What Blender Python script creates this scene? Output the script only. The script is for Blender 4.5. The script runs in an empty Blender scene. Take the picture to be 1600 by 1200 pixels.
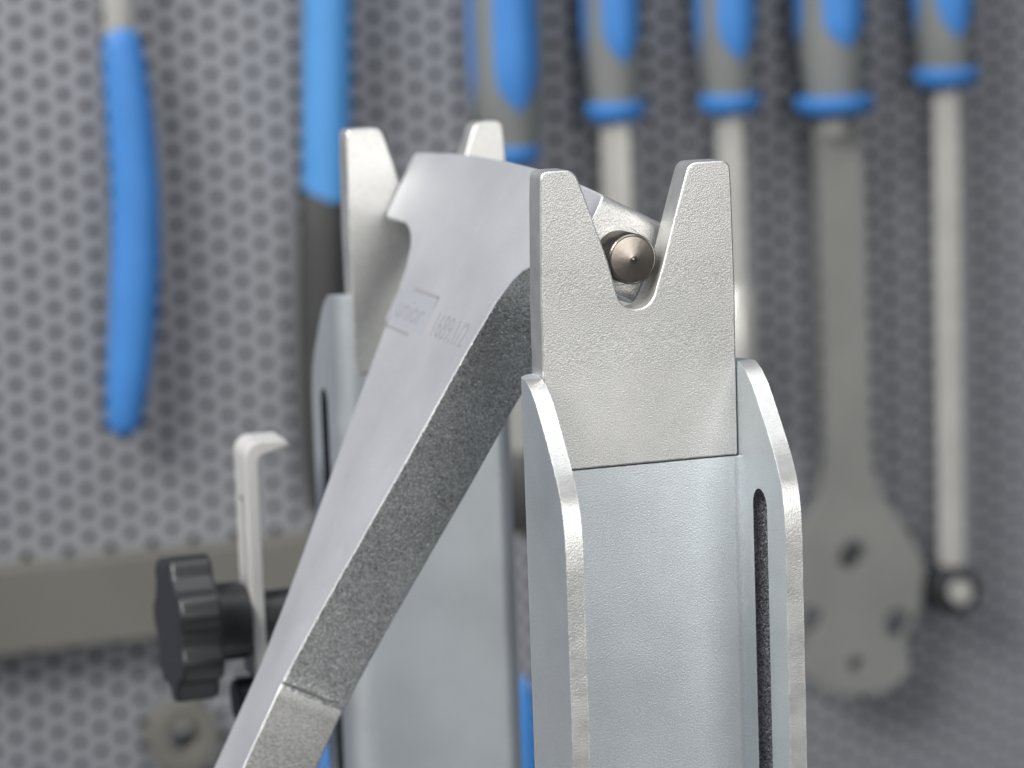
import bpy, bmesh, math, random
from mathutils import Vector, Matrix
random.seed(7)
S = 0.001                       # all shapes below are written in millimetres
scene = bpy.context.scene
COL = scene.collection

# ------------------------------------------------------------------ camera
YAW, PITCH, ROLL, FPX = math.radians(17.516), math.radians(8.81), math.radians(2.05), 4651.5
CAM = Vector((-197.78, -542.72, 77.507))
fwd = Vector((math.sin(YAW)*math.cos(PITCH), math.cos(YAW)*math.cos(PITCH), -math.sin(PITCH)))
r0 = Vector((math.cos(YAW), -math.sin(YAW), 0)); u0 = r0.cross(fwd)
cr, sr = math.cos(ROLL), math.sin(ROLL)
right = cr*r0 - sr*u0; up = sr*r0 + cr*u0
cam_d = bpy.data.cameras.new('camera'); cam = bpy.data.objects.new('camera', cam_d); COL.objects.link(cam)
M = Matrix((right, up, -fwd)).transposed().to_4x4(); M.translation = CAM*S
cam.matrix_world = M
cam_d.sensor_width = 36; cam_d.lens = FPX/1600*36
cam_d.clip_start = 0.02; cam_d.clip_end = 20
cam_d.dof.use_dof = True
cam_d.dof.focus_distance = ((Vector((2, 0, 0)) - CAM).dot(fwd))*S
cam_d.dof.aperture_fstop = 16
scene.camera = cam

# ------------------------------------------------------------------ light
world = bpy.data.worlds.new('World'); scene.world = world; world.use_nodes = True
bg = world.node_tree.nodes['Background']; bg.inputs[0].default_value = (0.80, 0.86, 1.0, 1); bg.inputs[1].default_value = 0.13
def area(name, loc, target, sx, sy, power, col):
    d = bpy.data.lights.new(name, 'AREA'); d.shape = 'RECTANGLE'; d.size = sx; d.size_y = sy
    d.energy = power; d.color = col
    o = bpy.data.objects.new(name, d); COL.objects.link(o); o.location = loc
    o.rotation_euler = (Vector(target) - Vector(loc)).to_track_quat('-Z', 'Y').to_euler()
    return o
area('window_light', (-1.35, -0.55, 1.25), (0.05, 0.1, 0), 0.9, 1.0, 60, (1.0, 0.985, 0.96))
area('ceiling_light', (0.2, -0.2, 1.7), (0.1, 0.15, 0), 1.6, 1.0, 16, (0.93, 0.97, 1.0))
area('front_fill_light', (0.35, -2.4, 0.50), (0.0, 0, 0), 1.2, 0.9, 23, (1.0, 0.985, 0.955))  # added fill behind the camera, gives the front metal something bright to reflect
scene.view_settings.view_transform = 'Standard'; scene.view_settings.look = 'None'
scene.view_settings.exposure = 0.05; scene.view_settings.gamma = 1.0

# ------------------------------------------------------------------ helpers
def ray(px, py):
    return fwd + right*((px-800)/FPX) + up*((600-py)/FPX)
def on_y(px, py, Y):             # pixel -> point (mm) on the upright plane at depth Y
    d = ray(px, py); return CAM + d*((Y-CAM.y)/d.y)
def depth(p): return (p-CAM).dot(fwd)

def obj(name, bm, mats, parent=None, smooth=None, bevel=None, seg=2, fix=True):
    if fix: bmesh.ops.recalc_face_normals(bm, faces=bm.faces)
    me = bpy.data.meshes.new(name); bm.to_mesh(me); bm.free()
    me.transform(Matrix.Scale(S, 4))
    if not isinstance(mats, (list, tuple)): mats = [mats]
    for m in mats: me.materials.append(m)
    o = bpy.data.objects.new(name, me); COL.objects.link(o)
    if parent: o.parent = parent
    if bevel:
        b = o.modifiers.new('bevel', 'BEVEL'); b.width = bevel*S; b.segments = seg; b.limit_method = 'ANGLE'
        b.angle_limit = math.radians(35); b.harden_normals = False
    if smooth is not None:
        for p in me.polygons: p.use_smooth = True
        me.set_sharp_from_angle(angle=math.radians(smooth))
    return o
def thing(name, label, cat, loc=(0, 0, 0), group=None):
    o = bpy.data.objects.new(name, None); COL.objects.link(o); o.empty_display_size = 0.01
    o.location = Vector(loc)*S; o['label'] = label; o['category'] = cat
    if group: o['group'] = group
    return o
def prism(bm, pts, f, h0, h1, mat=0):
    """extrude a closed outline; f(p, h) -> Vector"""
    a = [bm.verts.new(f(p, h0)) for p in pts]; b = [bm.verts.new(f(p, h1)) for p in pts]
    fs = [bm.faces.new(a), bm.faces.new(b[::-1])]
    n = len(pts); sides = []
    for i in range(n):
        q = bm.faces.new((a[i], b[i], b[(i+1) % n], a[(i+1) % n])); sides.append(q); q.material_index = mat
    return fs, sides
def box(bm, x0, x1, y0, y1, z0, z1):
    prism(bm, [(x0, y0), (x1, y0), (x1, y1), (x0, y1)], lambda p, h: Vector((p[0], p[1], h)), z0, z1)
def lathe(bm, prof, frame=None, n=32, cap=True):
    """prof: list of (r, h) along axis; frame: Matrix mapping local z-axis lathe to place"""
    rings = []
    for r, h in prof:
        ring = []
        if r < 1e-4:
            v = Vector((0, 0, h)); ring = [bm.verts.new(frame @ v if frame else v)]
        else:
            for i in range(n):
                a = 2*math.pi*i/n; v = Vector((r*math.cos(a), r*math.sin(a), h))
                ring.append(bm.verts.new(frame @ v if frame else v))
        rings.append(ring)
    for A, B in zip(rings, rings[1:]):
        if len(A) == 1 and len(B) == 1: continue
        for i in range(n):
            j = (i+1) % n
            if len(A) == 1: bm.faces.new((A[0], B[j], B[i]))
            elif len(B) == 1: bm.faces.new((A[i], A[j], B[0]))
            else: bm.faces.new((A[i], A[j], B[j], B[i]))
    if cap:
        if len(rings[0]) > 1: bm.faces.new(rings[0][::-1])
        if len(rings[-1]) > 1: bm.faces.new(rings[-1])
def axis_frame(o, d):
    d = Vector(d).normalized(); q = d.to_track_quat('Z', 'Y').to_matrix().to_4x4(); q.translation = Vector(o); return q
def arc(cx, cy, r, a0, a1, n):
    return [(cx + r*math.cos(math.radians(a0+(a1-a0)*i/n)), cy + r*math.sin(math.radians(a0+(a1-a0)*i/n))) for i in range(n+1)]
def round_poly(pts, rads, n=5):
    """round the corners of an outline"""
    out = []; N = len(pts)
    for i in range(N):
        p = Vector(pts[i]); a = Vector(pts[i-1]); b = Vector(pts[(i+1) % N]); r = rads[i] if isinstance(rads, (list, tuple)) else rads
        if r <= 0: out.append(tuple(p)); continue
        u1 = (a-p); u2 = (b-p); l1, l2 = u1.length, u2.length; u1.normalize(); u2.normalize()
        ang = u1.angle(u2); t = min(r/math.tan(ang/2), l1*0.48, l2*0.48); 
        A = p+u1*t; B = p+u2*t
        for k in range(n+1):
            s = k/n; out.append(tuple((1-s)**2*A + 2*s*(1-s)*p + s*s*B))
    return out

# ------------------------------------------------------------------ materials
def mat(name, base, rough=0.5, metal=0.0, grain=0, bump=0.0, var=0.0, speck=None, spec=0.5, blotch=0, dist=0.0003, wear=0.0, scratch=0.0):
    m = bpy.data.materials.new(name); m.use_nodes = True; nt = m.node_tree; N = nt.nodes; L = nt.links
    p = N['Principled BSDF']; p.inputs['Base Color'].default_value = (*base, 1); p.inputs['Roughness'].default_value = rough
    p.inputs['Metallic'].default_value = metal; p.inputs['Specular IOR Level'].default_value = spec
    tc = N.new('ShaderNodeTexCoord')
    col = None
    if blotch:
        nb = N.new('ShaderNodeTexNoise'); nb.inputs['Scale'].default_value = blotch; nb.inputs['Detail'].default_value = 6; nb.inputs['Roughness'].default_value = 0.6
        L.new(tc.outputs['Object'], nb.inputs['Vector'])
        r = N.new('ShaderNodeValToRGB'); r.color_ramp.elements[0].position = 0.32; r.color_ramp.elements[1].position = 0.68
        c0 = [c*(1-var) for c in base]; c1 = [min(1, c*(1+var)) for c in base]
        r.color_ramp.elements[0].color = (*c0, 1); r.color_ramp.elements[1].color = (*c1, 1)
        L.new(nb.outputs['Fac'], r.inputs['Fac']); col = r.outputs['Color']
        rr = N.new('ShaderNodeMapRange'); rr.inputs['To Min'].default_value = rough-0.07; rr.inputs['To Max'].default_value = rough+0.07
        L.new(nb.outputs['Fac'], rr.inputs['Value']); L.new(rr.outputs[0], p.inputs['Roughness'])
    if grain:
        ng = N.new('ShaderNodeTexNoise'); ng.inputs['Scale'].default_value = grain; ng.inputs['Detail'].default_value = 3; ng.inputs['Roughness'].default_value = 0.55
        L.new(tc.outputs['Object'], ng.inputs['Vector'])
        b = N.new('ShaderNodeBump'); b.inputs['Strength'].default_value = bump; b.inputs['Distance'].default_value = dist
        L.new(ng.outputs['Fac'], b.inputs['Height']); L.new(b.outputs[0], p.inputs['Normal'])
        if speck:
            r2 = N.new('ShaderNodeValToRGB'); r2.color_ramp.elements[0].position = 0.36; r2.color_ramp.elements[1].position = 0.66 if speck[1] < 1.4 else 0.78
            r2.color_ramp.elements[0].color = (speck[0],)*3 + (1,); r2.color_ramp.elements[1].color = (speck[1],)*3 + (1,)
            L.new(ng.outputs['Fac'], r2.inputs['Fac'])
            mx = N.new('ShaderNodeMix'); mx.data_type = 'RGBA'; mx.blend_type = 'MULTIPLY'; mx.inputs[0].default_value = 1
            if col: L.new(col, mx.inputs[6])
            else: mx.inputs[6].default_value = (*base, 1)
            L.new(r2.outputs['Color'], mx.inputs[7]); col = mx.outputs[2]
    def lighten(fac, c):
        mx = N.new('ShaderNodeMix'); mx.data_type = 'RGBA'; L.new(fac, mx.inputs[0])
        if col: L.new(col, mx.inputs[6])
        else: mx.inputs[6].default_value = (*base, 1)
        mx.inputs[7].default_value = (*c, 1); return mx.outputs[2]
    if scratch:
        for (rot, sc) in (((0.3, 0.9, 0.2), (1.0, 1.0, 0.03)), ((1.1, -0.5, 0.6), (0.03, 1.0, 1.0))):
            mp = N.new('ShaderNodeMapping'); mp.inputs['Rotation'].default_value = rot; mp.inputs['Scale'].default_value = sc; mp.inputs['Location'].default_value = (len(name)*0.137, len(name)*0.071, len(name)*0.053)
            L.new(tc.outputs['Object'], mp.inputs['Vector'])
            ns = N.new('ShaderNodeTexNoise'); ns.inputs['Scale'].default_value = 900; ns.inputs['Detail'].default_value = 2
            L.new(mp.outputs[0], ns.inputs['Vector'])
            rs = N.new('ShaderNodeMapRange'); rs.inputs['From Min'].default_value = 0.715; rs.inputs['From Max'].default_value = 0.75; rs.inputs['To Max'].default_value = scratch
            L.new(ns.outputs['Fac'], rs.inputs['Value']); col = lighten(rs.outputs[0], [min(1, c*1.35) for c in base])
    if wear:
        bv = N.new('ShaderNodeBevel'); bv.samples = 4; bv.inputs['Radius'].default_value = 0.0006
        ge = N.new('ShaderNodeNewGeometry'); dt = N.new('ShaderNodeVectorMath'); dt.operation = 'DOT_PRODUCT'
        L.new(bv.outputs[0], dt.inputs[0]); L.new(ge.outputs['Normal'], dt.inputs[1])
        nw = N.new('ShaderNodeTexNoise'); nw.inputs['Scale'].default_value = 420; nw.inputs['Detail'].default_value = 4
        L.new(tc.outputs['Object'], nw.inputs['Vector'])
        mr = N.new('ShaderNodeMapRange'); mr.inputs['From Min'].default_value = 0.985; mr.inputs['From Max'].default_value = 0.93
        L.new(dt.outputs['Value'], mr.inputs['Value'])
        mn = N.new('ShaderNodeMapRange'); mn.inputs['From Min'].default_value = 0.46; mn.inputs['From Max'].default_value = 0.56; mn.inputs['To Max'].default_value = wear
        L.new(nw.outputs['Fac'], mn.inputs['Value'])
        mm = N.new('ShaderNodeMath'); mm.operation = 'MULTIPLY'; L.new(mr.outputs[0], mm.inputs[0]); L.new(mn.outputs[0], mm.inputs[1])
        col = lighten(mm.outputs[0], (0.95, 0.95, 0.93))
    if col: L.new(col, p.inputs['Base Color'])
    return m
Z_PLATE = mat('zinc_plate_coarse', (0.675, 0.67, 0.65), 0.39, 0.78, grain=3500, bump=0.5, var=0.10, blotch=38, speck=(0.80, 1.12), dist=0.00012, wear=0.95, scratch=0.25)
Z_CHAN = mat('zinc_channel', (0.71, 0.755, 0.78), 0.42, 0.80, grain=3200, bump=0.5, var=0.07, blotch=32, speck=(0.88, 1.05), dist=0.00011, wear=0.7, scratch=0.28)
Z_EDGE = mat('zinc_sheared_edge', (0.68, 0.675, 0.655), 0.36, 0.8, grain=3000, bump=0.4, var=0.12, blotch=160, dist=0.00014, wear=0.8)
Z_ARM = mat('zinc_forging', (0.69, 0.70, 0.725), 0.44, 0.66, grain=3200, bump=0.32, var=0.07, blotch=34, speck=(0.92, 1.04), dist=0.00012, wear=0.95, scratch=0.28)
Z_SIDE = mat('zinc_rough_side', (0.56, 0.56, 0.545), 0.27, 1.0, grain=2700, bump=0.9, var=0.14, blotch=70, speck=(0.42, 2.0), dist=0.0003)
Z_TIP = mat('zinc_machined_tip', (0.50, 0.495, 0.48), 0.40, 0.9, grain=2300, bump=0.55, var=0.10, blotch=60, speck=(0.7, 1.2), dist=0.0002)  # separate tone and evener grain for the arm sides below the bend
Z_SLOT = mat('dark_slot_wall', (0.26, 0.265, 0.28), 0.30, 1.0, grain=2700, bump=0.7, speck=(0.4, 1.9), dist=0.0002)  # rough cut wall, with the slot's own shade put into its colour
STEEL = mat('turned_steel', (0.24, 0.215, 0.19), 0.30, 1.0, grain=700, bump=0.08)
BLACK = mat('black_plastic', (0.022, 0.023, 0.025), 0.42, 0.0, grain=900, bump=0.1)
GREYPAINT = mat('pale_grey_steel', (0.62, 0.61, 0.59), 0.45, 0.3, var=0.05, blotch=60)
BLUE2 = mat('sky_blue_sleeve', (0.065, 0.25, 0.55), 0.45, 0.0, var=0.05, blotch=40)
BLUE = mat('blue_rubber', (0.042, 0.19, 0.50), 0.5, 0.0, var=0.06, blotch=40)
GREYRUB = mat('grey_rubber', (0.17, 0.18, 0.175), 0.6, 0.0, var=0.08, blotch=40)
DARKRUB = mat('charcoal_grip', (0.036, 0.038, 0.036), 0.5, 0.0, var=0.1, blotch=40)
CHROME = mat('satin_steel', (0.60, 0.59, 0.55), 0.40, 0.5, var=0.06, blotch=40)
DULLST = mat('dull_steel', (0.38, 0.375, 0.355), 0.5, 0.4, var=0.08, blotch=30)
WRENCH = mat('grey_tool_steel', (0.27, 0.268, 0.255), 0.5, 0.4, var=0.08, blotch=30)
SHEET = mat('perforated_sheet_paint', (0.25, 0.257, 0.277), 0.55, 0.1, var=0.05, blotch=9)
BACK = mat('backing_panel_paint', (0.016, 0.030, 0.070), 0.7, 0.0, var=0.1, blotch=8)
RAIL = mat('rail_paint', (0.15, 0.145, 0.128), 0.6, 0.1, var=0.08, blotch=14)
BENCH = mat('bench_rubber', (0.07, 0.072, 0.078), 0.7, 0.0, var=0.1, blotch=12)
ETCH = mat('etched_mark', (0.36, 0.36, 0.39), 0.6, 0.5)
ETCH2 = mat('etched_block', (0.60, 0.61, 0.65), 0.5, 0.66)

# ------------------------------------------------------------------ setting: bench, pegboard, backing
BZ = -330
bm = bmesh.new(); box(bm, -700, 900, -700, 420, BZ-30, BZ)
o = obj('workbench_top', bm, BENCH, bevel=3); o['kind'] = 'structure'

WY, WTH = 645.7, 0.0277         # perforated sheet, almost parallel to the stand
def wally(X): return WY + (X-46)*math.tan(WTH)
hx, hz = 46.01, 46.09           # one hole centre
px_, pz_ = 8.66, 10.0
verts, faces = [], []
R = 2.25
corner = math.degrees(math.atan2(pz_, px_))
angs = []
for q0, q1 in ((0, corner), (corner, 90), (90, 180-corner), (180-corner, 180), (180, 180+corner), (180+corner, 270), (270, 360-corner), (360-corner, 360)):
    angs += [q0, (q0+q1)/2]
rim = []
for a in angs:
    c, s = math.cos(math.radians(a)), math.sin(math.radians(a))
    k = min(px_/2/abs(c) if abs(c) > 1e-6 else 1e9, pz_/2/abs(s) if abs(s) > 1e-6 else 1e9)
    rim.append((c*k, s*k, c*R, s*R))
n = len(rim)
for i in range(-26, 58):
    for j in range(-13, 42):
        cx = hx+i*px_*math.cos(WTH); cz = hz - j*pz_ - (pz_/2 if i % 2 else 0)
        b = len(verts)
        for (ox, oz, ix, iz) in rim: verts.append((cx+ox, wally(cx+ox), cz+oz))
        for (ox, oz, ix, iz) in rim: verts.append((cx+ix, wally(cx+ix), cz+iz))
        for (ox, oz, ix, iz) in rim: verts.append((cx+ix, wally(cx+ix)+1.5, cz+iz))
        for k in range(n):
            l = (k+1) % n
            faces.append((b+k, b+l, b+n+l, b+n+k)); faces.append((b+n+k, b+n+l, b+2*n+l, b+2*n+k))
me = bpy.data.meshes.new('pegboard'); me.from_pydata([(x*S, y*S, z*S) for x, y, z in verts], [], faces); me.materials.append(SHEET)
peg = bpy.data.objects.new('pegboard_wall', me); COL.objects.link(peg); peg['kind'] = 'structure'
bm = bmesh.new(); box(bm, -700, 1100, 678, 690, BZ-30, 700)
o = obj('backing_wall', bm, BACK); o['kind'] = 'structure'

# ------------------------------------------------------------------ the truing stand
stand = thing('truing_stand', 'zinc plated wheel truing stand, two steel channel uprights with V notched tops', 'truing stand', (0, 76, BZ))
def at_stand(o):
    o.parent = stand; o.matrix_parent_inverse = Matrix.Translation(-stand.location)
    return o
NOTCH = [(-20.1, -28.68), (20.1, -28.68), (20.2, 5), (19.8, 24), (19.5, 30), (11.0, 30), (9.6, 25.6), (7.4, 18.2), (5.3, 10.8)] + arc(-0.5, 6.1, 4.1, -12, -168, 10) + [
         (-6.1, 11.6), (-7.9, 16.7), (-10.6, 24.5), (-12.6, 30), (-19.5, 30), (-19.8, 24), (-20.2, 5)]
NR = [0.5, 0.5, 0, 0, 1.9, 2.2, 0, 0, 0] + [0]*11 + [0, 0, 0, 2.8, 1.7, 0, 0]
TOPZ, JZ, BOTZ = -10.0, -28.95, BZ+12
def flange_edge(z, lead=0.0):   # how far the flange reaches out (mm) at height z
    tab = [(-10, 0.6), (-11.2, 3.6), (-13.6, 6.9), (-16.5, 9.6), (-20.3, 12.9), (-24, 16.0), (-27, 18.3), (-30, 20.1), (-33, 21.2), (-37, 22.0), (-42, 22.3), (-400, 22.3)]
    for (za, da), (zb, db) in zip(tab, tab[1:]):
        if z >= zb: 
            return da + (db-da)*(za-z)/(za-zb)
    return 22.3
def make_upright(flip):
    def T(v):
        v = Vector(v)
        if flip:
            x = -v.x
            if x > 0 and v.z < JZ+0.01: x *= 0.83      # the far upright is a little narrower below its plate
            return Vector((x, 152-v.y, v.z))
        return v
    bm = bmesh.new()
    XI, XO, RB = 20.6, 24.1, 6.4
    def section_full(D):        # outline of the U from the right flange tip round the back to the left
        rb = arc(XO-RB, 7-RB, RB, 0, 90, 6)                   # outer bend
        ri = arc(XI-1.7, 0.3-1.7, 1.7, 90, 0, 4)              # inner fillet (from web to flange)
        half_out = [(XO, -D)] + rb
        outer = half_out + [(-x, y) for x, y in reversed(half_out)]
        half_in = ri + [(XI, -D)]
        inner = [(-x, y) for x, y in reversed(half_in)] + half_in
        return outer + inner
    zs = [JZ, -30, -31.5, -33, -35, -37, -39.5, -42] + [-42-3.1*i for i in range(1, 30)] + [BOTZ]
    rings = [[bm.verts.new(T((x, y, z))) for x, y in section_full(flange_edge(z)+random.uniform(-0.09, 0.09))] for z in zs]
    n = len(rings[0])
    for A, B in zip(rings, rings[1:]):
        for i in range(n):
            j = (i+1) % n
            f = bm.faces.new((A[i], A[j], B[j], B[i]))
            if i in (n-1, n//2-1+0): pass
    bm.faces.new(rings[-1])
    r_ = rings[0]
    bm.faces.new([r_[i] for i in (6, 7, 8, 9, 17, 18, 19, 20, 21, 22, 23, 24, 25, 26)])
    # the two tabs of the flanges beside the dropout plate grow out of the same ring
    z2 = [-27, -25.5, -24, -22, -20.3, -18.4, -16.5, -15, -13.6, -12.4, -11.2, -10.6, TOPZ]
    for idx in ((27, 0, 1, 2, 3, 4, 5, 6, 26), (16, 15, 14, 13, 12, 11, 10, 9, 17)):
        prev = [r_[i] for i in idx]
        for z in z2:
            D = flange_edge(z); sec = section_full(D); ring = []
            for i in idx:
                x, y = sec[i]
                if i in (26, 17): y = max(y, -D+0.4)
                ring.append(bm.verts.new(T((x, y, z))))
            for i in range(len(idx)):
                j = (i+1) % len(idx); bm.faces.new((prev[i], prev[j], ring[j], ring[i]))
            prev = ring
        bm.faces.new(prev)
    bmesh.ops.recalc_face_normals(bm, faces=bm.faces)
    # sheared flange edges carry the edge material
    for f in bm.faces:
        c = f.calc_center_median(); nrm = f.normal
        yl = (152-c.y) if flip else c.y
        if abs(c.x) > 20.8 and abs(c.x) < 23.9 and abs(nrm.x) < 0.3 and yl < 0.2 - 0.0: f.material_index = 1
    up_ = obj('upright', bm, [Z_CHAN, Z_EDGE, Z_SLOT], fix=False)
    # slot through one flange
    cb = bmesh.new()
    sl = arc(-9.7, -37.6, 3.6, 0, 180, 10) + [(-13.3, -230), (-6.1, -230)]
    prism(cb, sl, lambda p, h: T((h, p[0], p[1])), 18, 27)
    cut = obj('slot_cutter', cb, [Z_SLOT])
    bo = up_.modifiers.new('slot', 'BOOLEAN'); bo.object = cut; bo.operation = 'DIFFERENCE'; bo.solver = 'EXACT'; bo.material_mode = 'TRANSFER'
    dg = bpy.context.evaluated_depsgraph_get(); dg.update()
    me = bpy.data.meshes.new_from_object(up_.evaluated_get(dg)); up_.modifiers.clear()
    old = up_.data; up_.data = me; bpy.data.meshes.remove(old); bpy.data.objects.remove(cut)
    for p in me.polygons: p.use_smooth = True
    me.set_sharp_from_angle(angle=math.radians(32))
    b = up_.modifiers.new('bevel', 'BEVEL'); b.width = 0.3*S; b.segments = 2; b.limit_method = 'ANGLE'; b.angle_limit = math.radians(50)
    at_stand(up_)
    # dropout plate butted on top of the web
    pb = bmesh.new()
    fs, sides = prism(pb, round_poly(NOTCH, NR), lambda p, h: T((p[0], h, p[1])), 0, 7.0, 1)
    bmesh.ops.bisect_plane(pb, geom=pb.verts[:]+pb.edges[:]+pb.faces[:], plane_co=(0, 0, -9), plane_no=(0.06, 0, 1))
    bmesh.ops.bisect_plane(pb, geom=pb.verts[:]+pb.edges[:]+pb.faces[:], plane_co=(0, 0, -13), plane_no=(0.06, 0, 1))
    for v in pb.verts:
        if v.co.z > -11: v.co.y += (1 if flip else -1)*(v.co.z+12)*0.022
    dp = obj('dropout_plate', pb, [Z_PLATE, Z_EDGE], smooth=30, bevel=0.35)
    dp.parent = up_
    return up_
make_upright(False); make_upright(True)
bm = bmesh.new(); box(bm, -70, 70, -60, 212, BZ, BZ+12)
at_stand(obj('base', bm, Z_CHAN, bevel=1.5))

# clamp knob, slotted finger and shaft on the far upright
KY, KZ = 158.0, None
kc = on_y(286, 978, KY); KZ = kc.z
def xlathe(name, prof, m, n=32, smooth=40, bevel=None):
    bm = bmesh.new(); lathe(bm, prof, axis_frame((0, KY, KZ), (1, 0, 0)), n); return at_stand(obj(name, bm, m, smooth=smooth, bevel=bevel))
ks = depth(kc)/FPX               # mm per pixel there
kx0 = on_y(268, 978, KY).x - 1
bm = bmesh.new(); pts = []
NL = 7
for i in range(NL*12):
    a = 2*math.pi*i/(NL*12) + 0.25
    c = math.cos(NL*a)
    rr = 17.0 + 1.3*max(-1, min(1, 1.9*c))
    pts.append((rr*math.cos(a), rr*math.sin(a)))
prism(bm, pts, lambda p, h: Vector((h, KY+p[0], KZ+p[1])), kx0, kx0+10.5)
at_stand(obj('clamp_knob', bm, BLACK, smooth=40, bevel=1.0))
fx = on_y(386, 800, KY-6).x      # finger's left face
xlathe('knob_hub', [(9.6, kx0+10.4), (9.6, fx-1.5), (8.8, fx-0.3)], BLACK, bevel=0.3)
xlathe('clamp_shaft', [(6.6, fx+3.4), (6.6, -24.2)], BLACK, n=24)
ztop = on_y(390, 684, KY).z
# finger: a slotted strip standing on edge with its top bent over
bm = bmesh.new()
W2 = 6.5
zb = KZ-14
side = [(fx, zb), (fx+3.2, zb)] + [(fx+3.2, ztop-5.5)] + arc(fx+3.2+2.2, ztop-5.5, 2.2, 180, 115, 4) + [(fx+11.5, ztop-1.6), (fx+10.2, ztop-0.2)] + arc(fx+4.0, ztop-4.0, 4.0, 80, 180, 8)
prism(bm, side, lambda p, h: Vector((p[0], h, p[1])), KY-W2, KY+W2)
fin = obj('gauge_finger', bm, GREYPAINT)
cb = bmesh.new(); zs0 = on_y(376, 775, KY).z
prism(cb, arc(KY, zs0-2, 2.2, 0, 180, 8) + [(KY-2.2, KZ-9), (KY+2.2, KZ-9)], lambda p, h: Vector((h, p[0], p[1])), fx-2, fx+5)
cut = obj('slot_cutter', cb, GREYPAINT)
bo = fin.modifiers.new('slot', 'BOOLEAN'); bo.object = cut; bo.operation = 'DIFFERENCE'; bo.solver = 'EXACT'
dg = bpy.context.evaluated_depsgraph_get(); dg.update()
me = bpy.data.meshes.new_from_object(fin.evaluated_get(dg)); fin.modifiers.clear(); old = fin.data; fin.data = me; bpy.data.meshes.remove(old); bpy.data.objects.remove(cut)
b = fin.modifiers.new('bevel', 'BEVEL'); b.width = 0.4*S; b.segments = 2; b.limit_method = 'ANGLE'; b.angle_limit = math.radians(50)
at_stand(fin)
# lower stop screw of the clamp, half hidden behind the gauge arm
sc = on_y(385, 1092, KY)
bm = bmesh.new(); lathe(bm, [(5.0, sc.x-3), (5.6, sc.x-2), (5.6, sc.x+5), (3.0, sc.x+5.1), (3.0, -24.2)], axis_frame((0, KY, sc.z), (1, 0, 0)), 20)
at_stand(obj('stop_screw', bm, BLACK, smooth=40))

# ------------------------------------------------------------------ the T shaped centring gauge resting in the notches
T0 = Vector((-3.5, 0, 23.9)); mslope = 0.53; q = math.hypot(mslope, 1)
A = Vector((-mslope, 0, -1))/q; NRM = Vector((-1, 0, mslope))/q; YC = 76.3
def G(t, Y, h=0.0): return Vector((T0.x, Y, T0.z)) + A*t + NRM*h
PINX, PINZ = -0.8, 11.8
gauge = thing('centring_gauge', 'T shaped forged metal gauge lying with its pins in the stand notches', 'gauge', (PINX, YC, PINZ))
def at_gauge(o):
    o.parent = gauge; o.matrix_parent_inverse = Matrix.Translation(-gauge.location); return o
half = [(-2.6, 0), (-2.4, 22), (-1.7, 40), (-0.9, 55), (0.0, 67.6), (17.0, 67.6), (17.0, 50), (17.8, 46), (19.4, 41.7), (22, 38.2), (26.9, 34.6), (36, 31.4),
        (48, 28.2), (63.8, 24.4), (79, 20.0), (93.6, 15.8), (107, 12.4), (118.9, 10.05), (119.6, 10.15), (120.2, 9.6), (121.0, 9.8), (160, 9.3), (176, 9.0), (181, 5)]
def uneven(h):
    out = []
    for (t0, w0), (t1, w1) in zip(h, h[1:]):
        m_ = max(1, int((t1-t0)/2.6)) if t0 > 20 else 1
        for i in range(m_):
            s_ = i/m_; out.append((t0+(t1-t0)*s_, w0+(w1-w0)*s_ + (random.uniform(-0.07, 0.07) if i else 0)))
    return out + [h[-1]]
ol = [(t, YC-w) for t, w in uneven(half)] + [(t, YC+w) for t, w in reversed(uneven(half)[1:])]
rads = [0]*len(ol); 
for i, (t, Y) in enumerate(ol):
    if abs(abs(Y-YC)-67.6) < 0.1: rads[i] = 2.2
ol = round_poly(ol, rads, 4)
bm = bmesh.new(); TH = 15.4
a = [bm.verts.new(G(t, Y)) for t, Y in ol]; b = [bm.verts.new(G(t, Y, -TH)) for t, Y in ol]
bm.faces.new(a); bm.faces.new(b[::-1])
for i in range(len(ol)):
    j = (i+1) % len(ol); f = bm.faces.new((a[i], a[j], b[j], b[i]))
    tm = (ol[i][0]+ol[j][0])/2; ym = abs((ol[i][1]+ol[j][1])/2-YC)
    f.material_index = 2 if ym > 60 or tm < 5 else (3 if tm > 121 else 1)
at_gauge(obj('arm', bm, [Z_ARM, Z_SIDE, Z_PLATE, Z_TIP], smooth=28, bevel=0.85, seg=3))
for s in (-1, 1):
    Y0 = YC + s*67.6
    ye = 0.4 if s < 0 else 152.2
    L_ = abs(Y0-ye)
    prof = [(0, -6), (5.0, -6), (5.0, L_-0.45)]
    k = 0; r = 4.6
    while r > 0.5:
        prof.append((r, L_ + (0.03 if k % 2 else 0.0) + 0.12*(4.6-r))); r -= 0.26; k += 1
    prof += [(0.4, L_+0.56), (0, L_+0.85)]
    fr = axis_frame((PINX, Y0, PINZ), (0, s, 0))
    bm = bmesh.new(); lathe(bm, prof, fr, 48)
    pin = at_gauge(obj('pin', bm, STEEL, smooth=45))
    bm = bmesh.new(); lathe(bm, [(6.0, -1), (6.0, 0.15), (5.8, 0.3), (5.0, 0.3)], fr, 40, cap=False)
    bo_ = obj('shoulder', bm, Z_PLATE, smooth=35); bo_.parent = pin
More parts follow.
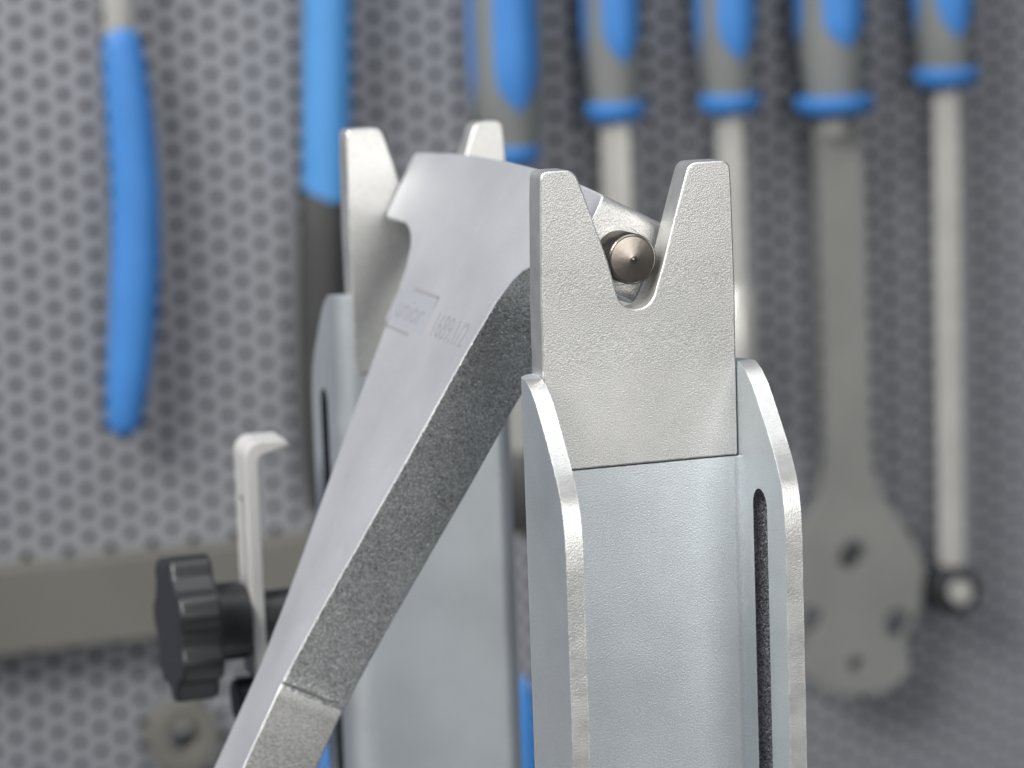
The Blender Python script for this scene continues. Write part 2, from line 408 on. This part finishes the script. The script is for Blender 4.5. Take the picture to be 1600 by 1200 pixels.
# engraved mark: a boxed maker's name and the number
def etched(name, text, size, t, Y0, m, xs=1.0):
    cu = bpy.data.curves.new(name, 'FONT'); cu.body = text; cu.size = size; cu.align_x = 'LEFT'; cu.extrude = 0
    to = bpy.data.objects.new(name, cu); COL.objects.link(to)
    dg = bpy.context.evaluated_depsgraph_get(); dg.update()
    me = bpy.data.meshes.new_from_object(to.evaluated_get(dg)); bpy.data.objects.remove(to); bpy.data.curves.remove(cu)
    w = max(v.co.x for v in me.vertices)
    for v in me.vertices:
        v.co = G(t - v.co.y, Y0 - v.co.x*xs/w, 0.012)*S
    me.materials.append(m)
    o = bpy.data.objects.new(name, me); COL.objects.link(o); at_gauge(o); return o
etched('engraved_number', '1689.1/2', 8.0, 38.8, 74.5, ETCH, xs=24)
def strokes(name, segs, w, m, h):
    bm = bmesh.new()
    for (t0, y0, t1, y1) in segs:
        d = Vector((t1-t0, y1-y0)).normalized(); pn = Vector((-d.y, d.x))*w/2; e = d*w/2
        c = [(t0-e.x+pn.x, y0-e.y+pn.y), (t1+e.x+pn.x, y1+e.y+pn.y), (t1+e.x-pn.x, y1+e.y-pn.y), (t0-e.x-pn.x, y0-e.y-pn.y)]
        bm.faces.new([bm.verts.new(G(t, Y, h)) for t, Y in c])
    return at_gauge(obj(name, bm, m))
strokes('engraved_block', [(35.6, 104.5, 35.6, 82.5)], 8.0, ETCH2, 0.008)
strokes('engraved_frame', [(30.6, 97, 30.6, 78.6), (30.6, 78.6, 33.0, 78.6), (40.6, 106, 40.6, 88), (38.6, 106, 40.6, 106)], 0.8, ETCH, 0.012)
etched('engraved_name', 'unior', 7.5, 37.9, 104, ETCH, xs=21)

# ------------------------------------------------------------------ tools hanging on the pegboard
def wp(px, py, off):             # pixel -> point that stands `off` mm in front of the sheet
    p = on_y(px, py, WY-off)
    for _ in range(4): p = on_y(px, py, wally(p.x)-off)
    return p
def ppm(p): return FPX/depth(p)
def add(o, par):
    o.parent = par; o.matrix_parent_inverse = Matrix.Translation(-par.location); return o
def peg_hook(x, y, z):
    bm = bmesh.new(); lathe(bm, [(2.2, 0), (2.2, wally(x)+4-y)], axis_frame((x, y, z), (0, 1, 0)), 10)
    o = obj('peg', bm, CHROME, smooth=40); o.parent = peg
def driver(label, px, ycol, coln_w, hand_w, inl_w, inl_y, shaft_w, yend, hexs=True, tip=None, group=None, name='screwdriver', shaftm=None):
    off = 20
    c = wp(px, ycol, off); k = 1/ppm(c); X, Y, Z = c
    t = thing(name, label, 'screwdriver' if name == 'screwdriver' else name.replace('_', ' '), (X, Y, Z), group)
    rh = hand_w*k/2; rc = coln_w*k/2; rs = shaft_w*k/2
    bm = bmesh.new()
    prof = [(rh*0.80, 2), (rh*0.86, 8), (rh*0.97, 20), (rh, 34), (rh*1.0, 62), (rh*0.92, 82), (rh*0.86, 98), (rh*0.7, 104), (rh*0.3, 106), (0, 106.2)]
    lathe(bm, prof, axis_frame((X, Y, Z), (0, 0, 1)), 36)
    add(obj('handle', bm, GREYRUB, smooth=50), t)
    bm = bmesh.new(); lathe(bm, [(rc*0.62, -5.2), (rc*0.80, -4.6), (rc*0.96, -1.5), (rc, 1.5), (rc*0.97, 3.4), (rh*0.7, 4.0)], axis_frame((X, Y, Z), (0, 0, 1)), 36)
    add(obj('collar', bm, BLUE, smooth=50), t)
    zi = wp(px, inl_y, off).z - Z; ri = inl_w*k/2
    for ang in (-90, 30, 150):
        ca, sa = math.cos(math.radians(ang)), math.sin(math.radians(ang))
        bm = bmesh.new(); rings = []
        H = 96 - zi
        for i in range(17):
            s = i/16; hgt = zi + H*s; w = ri*math.sqrt(max(0, 1-max(0, 1-s*4.5)**2))*math.sqrt(max(0, 1-max(0, (s-0.8)/0.2)**2))
            ring = []
            for j in range(9):
                u = (j/8*2-1)*w; 
                d = math.sqrt(max(0.0, rh*rh-u*u)) + (1.5*(1-(j/4-1)**2) - 1.2*(hgt < 20)*0)
                d *= 1.0 if hgt > 34 else (0.86+0.14*max(0, hgt-8)/26)
                ring.append(bm.verts.new((X + d*ca - u*sa, Y + d*sa + u*ca, Z+hgt)))
            rings.append(ring)
        for P, Q in zip(rings, rings[1:]):
            for j in range(8):
                bm.faces.new((P[j], P[j+1], Q[j+1], Q[j]))
        bmesh.ops.remove_doubles(bm, verts=bm.verts, dist=0.001)
        bmesh.ops.recalc_face_normals(bm, faces=bm.faces)
        add(obj('grip_inlay', bm, BLUE, smooth=60), t)
    ze = wp(px+ (yend-ycol)*0.03, yend, off).z - Z
    bm = bmesh.new(); lathe(bm, [(rs, ze), (rs, -4)], axis_frame((X, Y, Z), (0, 0, 1)), 6 if hexs else 24)
    add(obj('shaft', bm, shaftm or CHROME, smooth=30), t)
    if tip: tip(t, X, Y, Z, ze, k)
    peg_hook(X, Y, Z+100)
    return t
GRP = None
def socket(w, h, m):
    def f(t, X, Y, Z, ze, k):
        r = w*k/2; bm = bmesh.new(); lathe(bm, [(r*0.9, ze-h*k), (r, ze-h*k+1), (r, ze-2), (r*0.7, ze+1)], axis_frame((X, Y, Z), (0, 0, 1)), 24)
        add(obj('socket', bm, m, smooth=40), t)
    return f
def ball_end(t, X, Y, Z, ze, k):
    bm = bmesh.new(); lathe(bm, [(34*k, -7), (40*k, -5), (40*k, 5), (34*k, 7)], axis_frame((X, Y, Z+ze-40*k), (0, 1, 0)), 32)
    kn = add(obj('round_end', bm, BLACK, smooth=40), t)
    bm = bmesh.new(); lathe(bm, [(19*k, -9), (20*k, -8), (20*k, -6)], axis_frame((X, Y, Z+ze-40*k), (0, 1, 0)), 24)
    b_ = obj('steel_centre', bm, CHROME, smooth=40); b_.parent = kn
driver('large blue and grey handled driver with a dark socket, behind the gauge head', 798, 240, 95, 112, 72, 175, 46, 705, tip=socket(62, 130, DARKRUB), hexs=False, shaftm=DULLST)
driver('hex shaft screwdriver with blue collar, seen above the V notch', 962, 172, 98, 92, 62, 98, 52, 560)
driver('hex shaft screwdriver ending in a pale socket behind the notched plate', 1140, 160, 100, 94, 64, 95, 46, 450, tip=socket(62, 190, CHROME))
driver('blue collared driver with a black round end, right of the flat plate wrench', 1478, 118, 104, 96, 66, 60, 44, 880, tip=ball_end)

# flat plate wrench with holes
off = 20
c = wp(1304, 165, off); k = 1/ppm(c); X, Y, Z = c
wr = driver('flat steel plate wrench with four holes under a blue grey handle', 1303, 162, 128, 108, 70, 74, 66, 210, hexs=False, name='plate_wrench', shaftm=WRENCH)
def pz(px, py): p = wp(px, py, off); return (p.x, p.z)
outl = [(1274, 176), (1340, 176), (1352, 500), (1358, 720), (1372, 770), (1412, 830), (1440, 880), (1432, 945), (1408, 1000), (1420, 1045), (1380, 1078), (1332, 1086), (1290, 1078), (1250, 1050),
        (1262, 1000), (1235, 950), (1228, 885), (1250, 830), (1282, 775), (1290, 720), (1285, 500)]
bm = bmesh.new(); prism(bm, round_poly([pz(*p) for p in outl], [0, 0]+[6]*(len(outl)-3)+[0], 4), lambda p, h: Vector((p[0], h, p[1])), Y-2.5, Y+2.5)
pl = obj('plate', bm, WRENCH, bevel=0.8)
for i, (hx_, hy_, hr) in enumerate([(1328, 866, 24), (1264, 968, 22), (1398, 972, 24), (1334, 1036, 13)]):
    cb = bmesh.new(); p = wp(hx_, hy_, off); lathe(cb, [(hr*k, -20), (hr*k, 20)], axis_frame(p, (0, 1, 0)), 28); cut = obj('hole_cutter', cb, DULLST)
    bo = pl.modifiers.new('hole', 'BOOLEAN'); bo.object = cut; bo.solver = 'EXACT'
    pl.modifiers.move(len(pl.modifiers)-1, 0)
    dg = bpy.context.evaluated_depsgraph_get(); dg.update()
    bev = pl.modifiers['bevel']; bev.show_viewport = False; dg.update()
    me = bpy.data.meshes.new_from_object(pl.evaluated_get(dg)); pl.modifiers.remove(bo); bev.show_viewport = True
    old = pl.data; pl.data = me; bpy.data.meshes.remove(old); bpy.data.objects.remove(cut)
add(pl, wr)

# sweep of a round/oval section along a pixel path on the wall
def sweep(path, off, flat=0.75, n=18, endround=True):
    """path: (px, py, width_px)"""
    bm = bmesh.new(); rings = []
    P = [(wp(x, y, off), w) for x, y, w in path]
    pts = []
    for i, (p, w) in enumerate(P):
        r = w/2/ppm(p); pts.append((p, r))
    if endround:
        for e in (0, -1):
            p, r = pts[e]; p2 = pts[1 if e == 0 else -2][0]; d = (p-p2).normalized()
            extra = [(p+d*r*math.sin(a)*0.8, r*math.cos(a)) for a in (math.radians(x) for x in (25, 48, 68, 84))]
            pts = extra[::-1]+pts if e == 0 else pts+extra
    for i, (p, r) in enumerate(pts):
        d = (pts[min(i+1, len(pts)-1)][0]-pts[max(i-1, 0)][0]).normalized(); s = d.cross(Vector((0, 1, 0))).normalized()
        rings.append([bm.verts.new(p + s*(r*math.cos(2*math.pi*j/n)) + Vector((0, flat*r*math.sin(2*math.pi*j/n), 0))) for j in range(n)])
    for A_, B_ in zip(rings, rings[1:]):
        for j in range(n): bm.faces.new((A_[j], A_[(j+1) % n], B_[(j+1) % n], B_[j]))
    bm.faces.new(rings[0]); bm.faces.new(rings[-1])
    return bm
# curved grip of a hanging lever tool
o_ = wp(190, 66, 16)
tool = thing('lever_tool', 'curved mid blue rubber grip on a steel neck hanging on the perforated sheet', 'hand tool', o_)
grip = [(190, 66, 60), (196, 110, 68), (205, 200, 74), (212, 300, 76), (213, 400, 78), (208, 500, 76), (202, 580, 70), (196, 640, 60), (193, 662, 52)]
neck = [(187, 90, 48), (186, 20, 50), (182, -60, 54), (180, -150, 60), (180, -240, 50)]
add(obj('neck', sweep(neck, 16, 0.4), DULLST, smooth=50), tool)
add(obj('grip', sweep(grip, 16), BLUE, smooth=50), tool)
pk = wp(180, -200, 16); peg_hook(pk.x, pk.y, pk.z)
# long lever
o_ = wp(508, 316, 18)
lev = thing('tyre_lever', 'long lever tool with sky blue sleeve above a charcoal shank', 'lever', o_)
add(obj('sleeve', sweep([(513, -120, 76), (512, 0, 77), (511, 150, 77), (510, 313, 76)], 18, 0.8, endround=False), BLUE2, smooth=50), lev)
add(obj('shank', sweep([(506, 280, 60), (506, 322, 80), (505, 450, 82), (504, 600, 78), (503, 720, 66), (505, 785, 50)], 18, 0.8), DARKRUB, smooth=50), lev)
peg_hook(wp(513, -60, 18).x, o_.y, wp(513, -60, 18).z)
# blue handle tips that show below, behind the far upright
for lab, path in (('blue handled file standing in the gap between the two uprights', [(812, 1075, 40), (815, 1100, 48), (818, 1200, 52), (822, 1400, 54)]),
                  ('blue handled file showing under the gauge arm beside the far upright', [(520, 1140, 34), (520, 1165, 44), (524, 1240, 52), (528, 1400, 54)])):
    o_ = wp(path[-1][0], path[-1][1], 18); f = thing('file', lab, 'file', o_)
    add(obj('handle', sweep(path, 18, 0.85), BLUE, smooth=50), f)
    lo = wp(path[-1][0]+3, 1480, 18); top = wp(path[-1][0], 1390, 18)
    bm = bmesh.new(); lathe(bm, [(3.2, lo.z), (4.0, top.z)], axis_frame((top.x, top.y, 0), (0, 0, 1)), 12); add(obj('blade', bm, DULLST, smooth=40), f)
    peg_hook(top.x, top.y, top.z+10)
# rail
p0 = wp(-140, 880, 14); p1 = wp(560, 832, 14); zt_ = wp(300, 858, 14).z; zl = wp(300, 992, 14).z
bm = bmesh.new(); prism(bm, [(p0.x, zl), (p1.x, zl), (p1.x, zt_), (p0.x, zt_)], lambda p, h: Vector((p[0], wally(p[0])+h, p[1])), -14, -0.3)
o = obj('tool_rail', bm, RAIL, bevel=1.2)
o['label'] = 'olive grey flat rail fixed across the perforated sheet behind the black knob'; o['category'] = 'rail'
# ring spanner hanging low on the left
c = wp(285, 1148, 12); k = 1/ppm(c)
sp = thing('ring_spanner', 'dull steel ring spanner with dark eye hanging under the black knob', 'spanner', c)
bm = bmesh.new()
N_ = 36
ro = [(c.x+56*k*math.cos(2*math.pi*i/N_), c.z+60*k*math.sin(2*math.pi*i/N_)) for i in range(N_)]
ri_ = [(c.x+22*k*math.cos(2*math.pi*i/N_), c.z+24*k*math.sin(2*math.pi*i/N_)) for i in range(N_)]
vs = [[bm.verts.new((p[0], c.y+h, p[1])) for p in ring] for ring, h in ((ro, -5), (ro, 5), (ri_, 5), (ri_, -5))]
for a_ in range(4):
    for i in range(N_):
        j = (i+1) % N_; bm.faces.new((vs[a_][i], vs[a_][j], vs[(a_+1) % 4][j], vs[(a_+1) % 4][i]))
add(obj('ring', bm, RAIL, smooth=40, bevel=0.8), sp)
e = wp(300, 1390, 12)
bm = bmesh.new(); prism(bm, [(c.x-8, c.z-48*k), (c.x+8, c.z-48*k), (e.x+7, e.z), (e.x-7, e.z)], lambda p, h: Vector((p[0], c.y+h, p[1])), -3.5, 3.5)
add(obj('stem', bm, RAIL, bevel=0.8), sp)
peg_hook(c.x, c.y-3, c.z+24*k-2.2)
